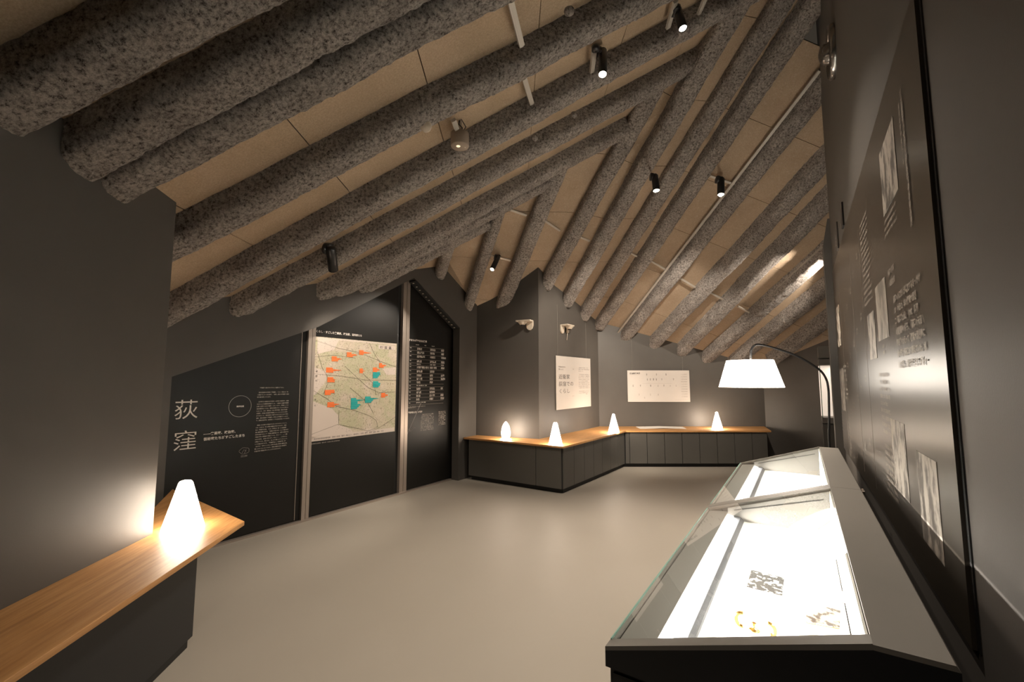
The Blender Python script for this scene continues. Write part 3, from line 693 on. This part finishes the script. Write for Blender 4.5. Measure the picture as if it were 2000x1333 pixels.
for k, c in enumerate(cells):
    z1_ = sp((800, ys[k]))[1]; z2_ = sp((800, ys[k+1]))[1]
    two = (z1_-z2_) > .05
    for c_, cu_ in zip(c, (.17, .45, .70)):
        if not c_: continue
        s_ = c_+('\n'+c_[::-1] if two else '')
        text(s_, 'table_entry', M['inkw'], p3, onS(ua+cu_, z1_-.024, .002), U, Z, .0165, bold=.0006, res=1)
    text(str(1868+k*7), 'table_year', M['inkw'], p3, onS(ua+.02, z1_-.024, .002), U, Z, .0165, bold=.0006, res=1)
z_ = sp((800, 808))[1]; text('『荻窪風土記』の荻窪', 'panel_heading', M['inkw'], p3, onS(ua, z_, .002), U, Z, .03, bold=.0012)
rows([b[:17] for b in BODY if len(b) > 18][:11], 'body_text', M['inkd'], p3, onS(ua+.27, z_-.04, .002), U, Z, .0165, .0235, bold=.0004)
rows([b[3:13] for b in BODY if len(b) > 18][:10], 'body_text', M['inkd'], p3, onS(ua+.66, z_-.02, .002), U, Z, .0165, .0225, bold=.0004)
gp = MB()
for a in range(0, 7): gp.tube([onS(ua+.02+.018*a, z_-.22-.02*math.sin(a), .002), onS(ua+.06+.02*a, z_-.28+.01*a, .002)], .001, 4)
gp.build('small_diagram', M['inkd'], p3)
rows(['出典：杉並区史、荻窪地域区民資料、郷土史料館編　昭和史年表より作成', '※地名表記は当時のものに従った'], 'footnote', M['inkd'], p3, onS(ua, sp((800, 796))[1], .002), U, Z, .011, .014, bold=.0003)
# slotted vent strip under the right slope of the opening head
vt = empty('slot_vent', UV(4.9, vF+.02, 2.8)); tag(vt, 'black slotted strip with pale screw dots under the right slope of the opening', 'vent')
a0, a1 = V(UV(4.47, vF+.005, 3.075)), V(UV(5.46, vF+.005, 2.468)); dd = (a1-a0).normalized(); dn = dd.cross(W).normalized(); dn = dn if dn.z < 0 else -dn
MB().box(a0, a1-a0, W*.12, dn*.025).build('strip', M['toe'], vt)
for k in range(15):
    p = a0+dd*((a1-a0).length*(k+.5)/15)+W*.06+dn*.027
    MB().cbox(p, dd*.012, W*.03, dn*.003).build('slot', M['cream'], vt)

# ------------------------------------------------------------------ posters, leaflets, detectors on the far walls
def poster(p, right, n, wd, ht, label, wires):
    t = empty('wall_poster', p); tag(t, label, 'poster')
    MB().box(p+n*.012, right*wd, n*.008, Z*ht).build('board', M['paper'], t, bevel=.001)
    for a in wires: MB().tube([p+right*a+n*.012+Z*ht, p+right*a+n*.012+Z*(ht+.9)], .0012, 5).build('hanging_wire', M['rail'], t)
    return t
q0 = onp((1085, 801.5), K2, W2)
t = poster(q0, U2, -W2, 1.37, .93, 'white portrait poster hanging on the column wall, with large handwritten style title', (.07, 1.2))
def pt(u_, z_): return q0+U2*u_+Z*z_+(-W2)*.021
for i, s_ in enumerate(['近衞家', '荻窪での', 'くらし']): text(s_, 'poster_title', M['ink'], t, pt(.08, .535-.125*i), U2, Z, .088, res=3, sx=1.55, space=1.05)
text('荻窪の本邸に\n暮らした', 'poster_text', M['ink'], t, pt(.08, .73), U2, Z, .026, sx=1.7, line=1.6)
text('年譜', 'poster_text', M['inkf'], t, pt(.60, .70), U2, Z, .02, sx=1.5); text('荻外荘', 'poster_text', M['inkf'], t, pt(.58, .215), U2, Z, .018, sx=1.5)
rows([b[:24] for b in BODY[2:18]], 'poster_text', M['ink'], t, pt(.84, .735), U2, Z, .0155, .0315, sx=1.25)
text('杉並区', 'poster_text', M['ink'], t, pt(1.14, .24), U2, Z, .018, sx=1.3)
q0 = ony((1226, 785.5), 8.95)
t = poster(q0, X, -Y, 1.268, .641, 'white landscape poster with family tree diagram on the back wall', (.10, 1.14))
def pt(u_, z_): return q0+X*u_+Z*z_-Y*.021
text('近衞家略系図', 'poster_title', M['ink'], t, pt(.045, .565), X, Z, .036, bold=.001)
MB().box(pt(.045, .545), X*.2, -Y*.0005, Z*.0015).box(pt(.30, .372), X*.6, -Y*.0005, Z*.0015).box(pt(.95, .04), X*.3, -Y*.0005, Z*.0015).build('ruled_lines', M['inkf'], t)['kind'] = 'stuff'
names = ['忠\n熙', '忠\n房', '篤\n麿', '文\n麿', '秀\n麿', '直\n麿', '忠\n麿', '武\n子', '昭\n子', '通\n隆', '温\n子', '護\n貞', '千\n代', '泰\n子']
for (a, b), s_ in zip([(.385, .56), (.585, .56), (.78, .56), (.395, .46), (.455, .46), (.52, .46), (.58, .46), (.69, .46), (.93, .46), (.10, .33), (.25, .33), (.46, .33), (.61, .33), (.73, .33)], names): text(s_, 'poster_text', M['ink'], t, pt(a, b), X, Z, .022, line=.95)
for (a, b), s_ in zip([(.86, .33), (.98, .33), (.22, .15), (.33, .09), (.45, .15), (.61, .15)], names): text(s_, 'poster_text', M['inkf'], t, pt(a, b), X, Z, .02, line=.95)
for i in range(10): text('一二三年月日昭和'[i % 4:i % 4+5], 'poster_text', M['inkf'], t, pt(1.09, .55-.05*i), X, Z, .026)

def detector(q, p0, n, right, label, variant):
    c = onp(q, p0, n); n = V(n); n = n if n.dot(V((0, -1, 0))) > 0 else -n; right = V(right)
    t = empty('wall_detector', c); tag(t, label, 'detector')
    k = 1.0
    MB().box(c-right*.13+n*.01, right*.26, n*.14, Z*.025).build('shelf', M['cream'], t, bevel=.006)
    c2 = c+right*(.07 if variant == 0 else -.08)
    MB().prism([c2+right*x_+Z*z_ for x_, z_ in [(-.06, .02), (.06, .02), (.06, -.06), (.045, -.11), (.015, -.135), (-.02, -.135), (-.05, -.11), (-.06, -.07)]], n*.03).build('bracket', M['cream'], t, bevel=.006)
    c3 = c+n*.09+right*(-.03 if variant == 0 else .045)
    MB().lathe(c3, [(.075, 0), (.07, -.02), (.05, -.035), (.045, -.05), (0, -.05)], Z, 24).build('detector_head', M['cream'], t)
    MB().lathe(c3-Z*.05, [(.03, 0), (.03, -.014), (0, -.018)], Z, 20).build('sensor', M['blackmetal'], t)
    if variant:
        MB().box(c+right*.06+n*.02-Z*.11, right*.055, n*.03, Z*.12).build('junction_box', M['cream'], t, bevel=.004)
        MB().tube([c+right*.085+n*.03-Z*.11, c+right*.085+n*.02-Z*.19, c+right*.075+n*.02-Z*.24], .006, 8).build('cord', M['cream'], t)
detector((1028, 630), K1, nW1, (K2-K1).normalized(), 'cream smoke detector bracket on the dark column face, left one', 0)
detector((1101, 638), K2, W2, U2, 'cream detector bracket with short cord above the portrait poster, right one', 1)

# ------------------------------------------------------------------ arc floor lamp
yl_ = 4.6; px_ = V((3.42, 4.62, 0)); sc_ = ony((1466.5, 757), 4.4)
t = empty('arc_floor_lamp', px_); tag(t, 'arc floor lamp with white drum shade on a thin black curved stem', 'lamp')
def q3(px, py, d_): return ony((px, py), d_)
hubx = sc_+Z*.29
arm = [px_+Z*.02]
pA1 = q3(1619.5, 860, 4.62); arm = [V((pA1.x, pA1.y, .02)), V((pA1.x, pA1.y, .6)), V((pA1.x, pA1.y, 1.0)), q3(1619.5, 820, 4.62), q3(1619, 790, 4.62), q3(1618, 762, 4.61), q3(1614, 742, 4.6), q3(1604, 726, 4.58), q3(1588, 714, 4.56), q3(1565, 700, 4.53), q3(1540, 689, 4.5), q3(1515, 681, 4.46), q3(1497, 676, 4.43), q3(1482, 673.5, 4.41), q3(1474, 675, 4.4), q3(1468.5, 681, 4.4), q3(1466.5, 690, 4.4), q3(1466.5, 704, 4.4)]
def cr_path(pts, n=5):
    out = []
    for i in range(len(pts)-1):
        a, b, c, d = pts[max(i-1, 0)], pts[i], pts[i+1], pts[min(i+2, len(pts)-1)]
        for k in range(n):
            s = k/n; out.append(.5*((2*b)+(c-a)*s+(2*a-5*b+4*c-d)*s*s+(3*b-a-3*c+d)*s**3))
    return out+[pts[-1]]
MB().tube(cr_path(arm), .011, 12).build('stem', M['blackmetal'], t)
MB().lathe(V((pA1.x, pA1.y, 0)), [(0, 0), (.17, 0), (.17, .02), (.16, .025), (0, .025)], Z, 36).build('base', M['blackmetal'], t)
rb, rt = 57.5/850*4.4*.985, 41/850*4.4; zb = sc_.z; zt2 = q3(1466, 704.5, 4.4).z
sh = MB().lathe(V((sc_.x, sc_.y, zb)), [(rb, 0), (rt, zt2-zb)], Z, 48).build('shade', M['shadeglow'], t)
so_ = sh.modifiers.new('solid', 'SOLIDIFY'); so_.thickness = .003
MB().tube([V((sc_.x+rb*math.cos(a), sc_.y+rb*math.sin(a), zb)) for a in [k*math.pi/24 for k in range(49)]], .004, 6).build('shade_rim', M['sheet'], t)
MB().lathe(V((sc_.x, sc_.y, zb+.06)), [(0, 0), (.03, .01), (.045, .05), (.03, .1), (.02, .12), (.02, zt2-zb-.06)], Z, 20).build('bulb', M['lampglow'], t)
lamp_light(V((sc_.x, sc_.y, zt2-.02)), 45, .03, t, (1, .86, .70))

# ------------------------------------------------------------------ display case
zc, zl, vU, vL, uA, uB, uM0, uM1 = 1.0, .796, -.10, .521, 1.374, 4.85, 3.045, 3.165
cs = empty('display_case', UV(3.1, .15, 0)); tag(cs, 'long grey display case with sloping glass top along the right wall, brightly lit inside', 'display case')
def gz(v_): return zc+(v_-vU)/(vL-vU)*(zl-zc)
u0_, u1_ = uA-.045, uB+.035
# body side profile (v,z) extruded along U in pieces: left apron, back strip, ends, divider
zf = .755      # display bed
def ext(name, prof, ua_, ub_, m, par=cs, bevel=0): return MB().prism([UV(ua_, a, b) for a, b in prof], U*(ub_-ua_)).build(name, M[m], par, bevel=bevel)
ext('body', [(vL+.01, .06), (vL+.01, zf-.02), (-.25, zf-.02), (-.25, .06)], u0_+.02, u1_-.02, 'joinery2')
ext('plinth', [(vL-.03, 0), (vL-.03, .06), (-.22, .06), (-.22, 0)], u0_+.06, u1_-.05, 'toe')
for ua_, ub_ in ((u0_, 3.105), (3.108, u1_)):
    ext('back_shelf', [(vU-.006, zc-.012), (vU-.006, zc), (-.243, zc), (-.25, zc-.012)], ua_, ub_, 'caseg')
    ext('back_box', [(vU-.006, zf-.02), (vU-.006, zc-.012), (-.25, zc-.012), (-.25, zf-.02)], ua_, ub_, 'joinery2')  # grey like the shelf cap, its lack of light put into the colour
MB().box(UV(3.12, -.262, zc-.03), U*.03, W*.012, Z*.02).box(UV(3.17, -.262, zc-.03), U*.02, W*.012, Z*.02).build('hinge', M['alu'], cs)
e = .004
def frame(ua_, ub_):
    ext('end_frame', [(vU-.006, gz(vU)-.012), (vU-.006, gz(vU)+.002), (vL+.018, gz(vL)-.004), (vL+.018, gz(vL)-.016)], ua_, ub_, 'caseg')
    ext('end_wall', [(vU-.006, zf-.02), (vU-.006, gz(vU)-.012), (vL+.018, gz(vL)-.016), (vL+.018, zf-.02)], ua_, ub_, 'joinery2')  # same grey as the frame cap, painted near black for shade
frame(u0_, uA); frame(uM0, uM0+.05); frame(uM0+.054, uM1) ; frame(uB, u1_)
ext('front_rim', [(vL+.018, zf-.02), (vL+.018, gz(vL)-.004), (vL+.002, gz(vL)-.004), (vL+.002, zf-.02)], uA, uB, 'caseg')
for a, b in ((uA, uM0), (uM1, uB)):
    ext('display_bed', [(.376, zf-.02), (.376, zf), (vU+.006, zf), (vU+.006, zf-.02)], a+.004, b-.02, 'white')
    ext('ledge', [(vL-.002, zf), (vL-.002, zl-.012), (.415, gz(.415)-.035), (.415, zf)], a+.003, b-.003, 'casein')
    ext('light_diffuser', [(.415, zf), (.415, zf+.030), (.385, zf+.022), (.385, zf)], a+.004, b-.004, 'led')
    ext('light_bar', [(.380, zf), (.380, zf+.026), (.345, zf+.022), (.328, zf+.004), (.328, zf)], a+.004, b-.004, 'ledbar')
    rb_ = MB()
    for k in range(7): rb_.box(UV(a+.02, .331+.0022*k, zf+.007+.0024*k), U*(b-a-.5), W*.0008, Z*.0012)
    rb_.build('rib', M['joinery2'], cs)
    ext('inner_back', [(vU+.002, zf), (vU+.002, zc-.012), (vU-.004, zc-.012), (vU-.004, zf)], a+.004, b-.004, 'white')
    ext('divider_lining', [(vU+.004, zf), (vU+.004, gz(vU)-.012), (.415, gz(.415)-.012), (.415, zf)], b-.022, b-.002, 'casein')
    ext('groove', [(vU+.03, gz(vU)-.062), (vU+.03, gz(vU)-.056), (.38, gz(.38)-.026), (.38, gz(.38)-.032)], b-.024, b-.0215, 'toe')
    gl = MB().prism([UV(a-.006, vU-.004, gz(vU)-.008+.010), UV(b+.006, vU-.004, gz(vU)+.002), UV(b+.006, vL+.012, gz(vL)+.002), UV(a-.006, vL+.012, gz(vL)+.002)], Z*.0015)
    gl = MB().add([UV(a-.004, vU-.004, gz(vU)+.004), UV(b+.004, vU-.004, gz(vU)+.004), UV(b+.004, vL+.012, gz(vL+.012)+.004), UV(a-.004, vL+.012, gz(vL+.012)+.004)], [(0, 3, 2, 1)])
    gl.build('glass_pane', M['glass'], cs)
    MB().prism([UV(a-.004, vL+.012, gz(vL+.012)-.001), UV(b+.004, vL+.012, gz(vL+.012)-.001), UV(b+.004, vL+.016, gz(vL+.012)-.001), UV(a-.004, vL+.016, gz(vL+.012)-.001)], Z*.007).build('glass_edge', M['glassedge'], cs)
    # linear light under the upper edge, inside the case
    l = bpy.data.lights.new('case_light', 'AREA'); l.shape = 'RECTANGLE'; l.size = (b-a)*.92; l.size_y = .015; l.spread = math.radians(85); l.energy = CASE_W*(b-a)/1.7; l.color = (1, .93, .85)
    o = bpy.data.objects.new('case_light', l); COL.objects.link(o); o.parent = cs
    p = UV((a+b)/2, .408, gz(.408)-.040); o.location = p-wloc(cs)
    zz_ = -(UV((a+b)/2, .0, zf)-p).normalized(); xx_ = U; yy_ = zz_.cross(xx_)
    o.rotation_euler = Matrix((xx_, yy_, zz_)).transposed().to_euler()
    l2 = l.copy(); l2.energy = l.energy*.16; o2 = bpy.data.objects.new('case_light', l2); COL.objects.link(o2); o2.parent = cs
    p = UV((a+b)/2, vU+.02, gz(vU)-.02); o2.location = p-wloc(cs)
    zz_ = -(UV((a+b)/2, .12, zf)-p).normalized(); yy_ = zz_.cross(U)
    o2.rotation_euler = Matrix((U, yy_, zz_)).transposed().to_euler()
ext('end_panel', [(vL, .10), (vL, zf-.04), (-.10, zf-.04), (-.10, .10)], u0_+.014, u0_+.022, 'joinery2')

# exhibits
c0 = [onz(q, zf+.003) for q in ((1467, 1114), (1532, 1130), (1528, 1164), (1458, 1147))]
tag(MB().prism(c0, Z*.002).build('photo_card', M['card']), 'grey photograph card lying near the middle of the lit case', 'photograph')
c1 = [onz(q, zf+.003) for q in ((1575, 1190), (1642, 1200), (1640, 1232), (1575, 1224))]
t = MB().prism([c1[0]+Z*.02, c1[1]+Z*.012, c1[2]+Z*.004, c1[3]+Z*.010], Z*.002).build('framed_photo', M['card2']); tag(t, 'sepia photograph tilted on a thin gilt stand at the case near end', 'photograph')
MB().tube([c1[0]+Z*.021, c1[3]+Z*.011, c1[2]+Z*.005], .0012, 6).build('gilt_edge', M['gold'], t)
MB().box(c1[3]+Z*.001, (c1[2]-c1[3])*.8, W*.003, Z*.009).build('stand', M['white'], t)
br = onz((1473, 1232), zf+.001); t = empty('gilt_ornament', br); tag(t, 'gilt ornament with curled handles and clear glass bowl at the case near end', 'ornament')
hd = -W*.9+U*.1
MB().tube([br+W*.036+Z*.024+W*(math.cos(a)*.018)+Z*(math.sin(a)*.022) for a in [math.pi*-.55+k*.19+math.pi*.0 for k in range(20)]], .0062, 10).build('left_handle', M['gold'], t)
MB().tube([br-W*.040+Z*.016-W*(math.cos(a)*.022)+Z*(math.sin(a)*.020) for a in [-1.2+k*.17 for k in range(17)]], .0062, 10).build('right_handle', M['gold'], t)
MB().lathe(br, [(0, 0), (.018, .001), (.014, .004), (.004, .008), (.004, .020), (.009, .024), (.004, .026)], Z, 20).build('foot', M['gold'], t)
MB().lathe(br+Z*.026, [(.004, 0), (.018, .004), (.027, .014), (.029, .026), (.024, .036), (.018, .042)], Z, 24).build('glass_bowl', M['glass'], t)
cd = [onz(q, zf+.002) for q in ((1553, 1228), (1588, 1228), (1600, 1241), (1560, 1241))]
tag(MB().prism(cd, Z*.0015).build('caption_card', M['sheet']), 'white caption card beside the gilt ornament inside the case', 'card')
cd = [onz(q, zf+.002) for q in ((1555, 1137), (1650, 1157), (1655, 1180), (1560, 1160))]
tag(MB().prism(cd, Z*.0012).build('letter_sheet', M['sheet']), 'nearly invisible white letter sheet right of the grey photograph card', 'paper')

# ------------------------------------------------------------------ right wall graphics panel
wp = empty('graphic_panel', UV(3.8, vR, .9)); tag(wp, 'large glossy dark graphic panel with faded photos and text on the right wall', 'panel')
MB().box(UV(1.714, vR, .88), U*4.22, W*.014, Z*1.92).build('board', M['blackr'], wp)
MB().box(UV(1.696, vR, .88), U*.018, W*.004, Z*1.92).build('edge_shadow_strip', M['toe'], wp)  # black strip drawn in for the board's shadow and edge thickness
# facing +W, so reading direction is -U
def wr(q): p = onp(q, UV(0, vR+.015, 0), W); return p.dot(U), p.z
def wq(qs, name, m, off=.016):
    a = [wr(q) for q in qs]; us = [x[0] for x in a]; zs = [x[1] for x in a]
    MB().box(UV(min(us), vR+off, min(zs)), U*(max(us)-min(us)), W*.0012, Z*(max(zs)-min(zs))).build(name, M[m], wp)
def wbox(u0, u1, z0, z1, name, m): MB().box(UV(u0, vR+.0145, z0), U*(u1-u0), W*.0012, Z*(z1-z0)).build(name, M[m], wp)
wbox(2.15, 2.50, 2.33, 2.62, 'print_photo', 'photo2')
wbox(2.60, 2.92, 1.80, 2.08, 'print_photo', 'photo1')
wbox(3.02, 3.30, 1.72, 1.98, 'print_photo', 'photo2')
wbox(2.42, 2.75, 1.10, 1.42, 'print_photo', 'photo2')
wbox(1.93, 2.22, 1.02, 1.34, 'print_photo', 'photo2')
wbox(5.35, 5.75, 1.95, 2.35, 'print_photo', 'card2')
wbox(5.30, 5.80, 1.30, 1.72, 'print_photo', 'photo2')
def wtext(lines, u_right_start, z, size, pitch, m='inkg', sx=1, bold=.0006, name='panel_text'):
    return text('\n'.join(lines), name, M[m], wp, UV(u_right_start, vR+.0165, z), -U, Z, size, sx=sx, bold=bold, res=1, line=pitch/size)
for k, ch in enumerate('政治家近衞文麿と荻外荘のあゆみ展'): text(ch, 'panel_title', M['inkg'], wp, UV(1.99, vR+.0165, 2.60-k*.031), -U, Z, .032, bold=.0016)
for k, ch in enumerate('荻窪の歴史をたどる'): text(ch, 'panel_title', M['inkg'], wp, UV(2.03, vR+.0165, 2.58-k*.026), -U, Z, .022, bold=.001)
wtext([b[:16] for b in BODY[6:9]], 2.50, 2.29, .018, .030)
wtext([b[:18] for b in BODY[6:15]+BODY[16:22]], 3.35, 2.52, .019, .034)
wtext(['別荘の庭園', '入澤達吉邸'], 2.50, 2.06, .030, .05)
wtext([b[1:17] for b in BODY[16:23]], 2.42, 1.93, .0315, .046, bold=.0012)
wtext([b[1:15] for b in BODY[6:15]], 3.0, 1.62, .022, .036)
wtext(['荻外荘', '応接室', ''], 2.80, 1.76, .018, .03)
wtext([b[1:16] for b in BODY[18:26]], 2.98, 1.26, .020, .032)
wtext([b[1:15] for b in BODY[6:14]], 5.28, 1.72, .026, .042)
wtext([b[1:13] for b in BODY[16:26]], 5.9, 1.25, .024, .036)
wtext([b[1:13] for b in BODY[6:15]], 5.2, 1.2, .024, .036)
for j, uu in enumerate((3.62, 3.9, 4.15, 4.5, 4.8)):
    for i in range(4): wtext(['昭和%d年' % (10+i+j), BODY[8+i][1:6]], uu, 2.42-.40*i-.07*j, .017, .028)
wl = MB()
for uu in (3.45, 4.05, 5.15): wl.box(UV(uu, vR+.0145, .95), U*.003, W*.0008, Z*1.6)
wl.build('rule_line', M['inkg'], wp)
# ring shaped wall speaker high on the right wall, switch plates
c_ = onp((1626, 100), UV(0, vR, 0), W)
c_ = UV(3.6, vR, 3.75)
uu, zz = [onp((1629, 101), UV(0, vR, 0), W).dot(U), onp((1629, 101), UV(0, vR, 0), W).z]
c_ = UV(uu, vR, zz)
t = empty('wall_speaker', c_); tag(t, 'round dark steel wall speaker with central cone, high on the right wall', 'speaker')
ku = .21
MB().lathe(c_+W*.0, [(ku, 0), (ku, .03), (ku*.93, .045), (ku*.86, .03), (ku*.84, .012), (0, .012)], W, 48).build('rim', M['chrome'], t)
MB().lathe(c_+W*.012, [(ku*.42, 0), (ku*.38, .06), (ku*.26, .085), (ku*.08, .095), (0, .096)], W, 36).build('cone', M['chrome'], t)
def wplate(q, du, dz, m, label, nm):
    p = onp(q, UV(0, vR, 0), W); o = MB().box(UV(p.dot(U)-du/2, vR, p.z-dz/2), U*du, W*.012, Z*dz).build(nm, M[m], bevel=.002); tag(o, label, 'plate')
    return o
wplate((1647, 421), .11, .20, 'blackmetal', 'small black wall plate above the graphic panel', 'switch_plate')
t = wplate((1637, 462), .11, .26, 'wall', 'small notice plate with pale writing below the black wall plate', 'notice_plate')
text('入\n口', 'plate_lettering', M['inkd'], t, V(t.location)+W*.014+U*.03+Z*.10, -U, Z, .06, bold=.002)

# ------------------------------------------------------------------ tall showcase in the alcove
t = empty('tall_showcase', V((5.75, 7.6, 0))); tag(t, 'tall grey showcase with lit pink window standing behind the right wall end', 'showcase')
y0 = 7.40; fl = V((5.215, y0, 0)); dn_, wn_ = U*.45, -W*.85
def zy(py): return ony((1600, py), y0).z
def sbx(n, z0, z1, m, o=V((0, 0, 0)), a=None, b=None, bv=.002): return MB().box(fl+o+Z*z0, a or wn_, b or dn_, Z*(z1-z0)).build(n, M[m], t, bevel=bv)
sbx('base_cabinet', .04, zy(829), 'joinery'); sbx('drawer', zy(827), zy(816), 'caseg'); sbx('head', zy(714), zy(702), 'caseg'); sbx('top_box', zy(700), zy(677), 'caseg')
sbx('lit_back', zy(816), zy(714), 'nichelit', U*.43, wn_, U*.02, 0)
sbx('corner_post', zy(816), zy(714), 'glassedge', V((0, 0, 0)), -W*.012, U*.012, 0)
MB().add([fl+Z*zy(816)+U*.002, fl+wn_+Z*zy(816)+U*.002, fl+wn_+Z*zy(714)+U*.002, fl+Z*zy(714)+U*.002], [(0, 1, 2, 3)]).build('glass_front', M['glass'], t)
MB().lathe(fl-W*.22+Z*zy(841), [(0, 0), (.02, 0), (.02, -.006)], -U, 16).build('lock', M['cream'], t)
sbx('plinth', 0, .045, 'toe', U*.02-W*.02, -W*.8, U*.4, 0)
l = bpy.data.lights.new('niche_light', 'AREA'); l.size = .5; l.energy = 3; l.color = (1, .8, .66)
o = bpy.data.objects.new('niche_light', l); COL.objects.link(o); o.parent = t; o.location = fl+U*.22-W*.4+Z*(zy(714)-.01)-wloc(t)
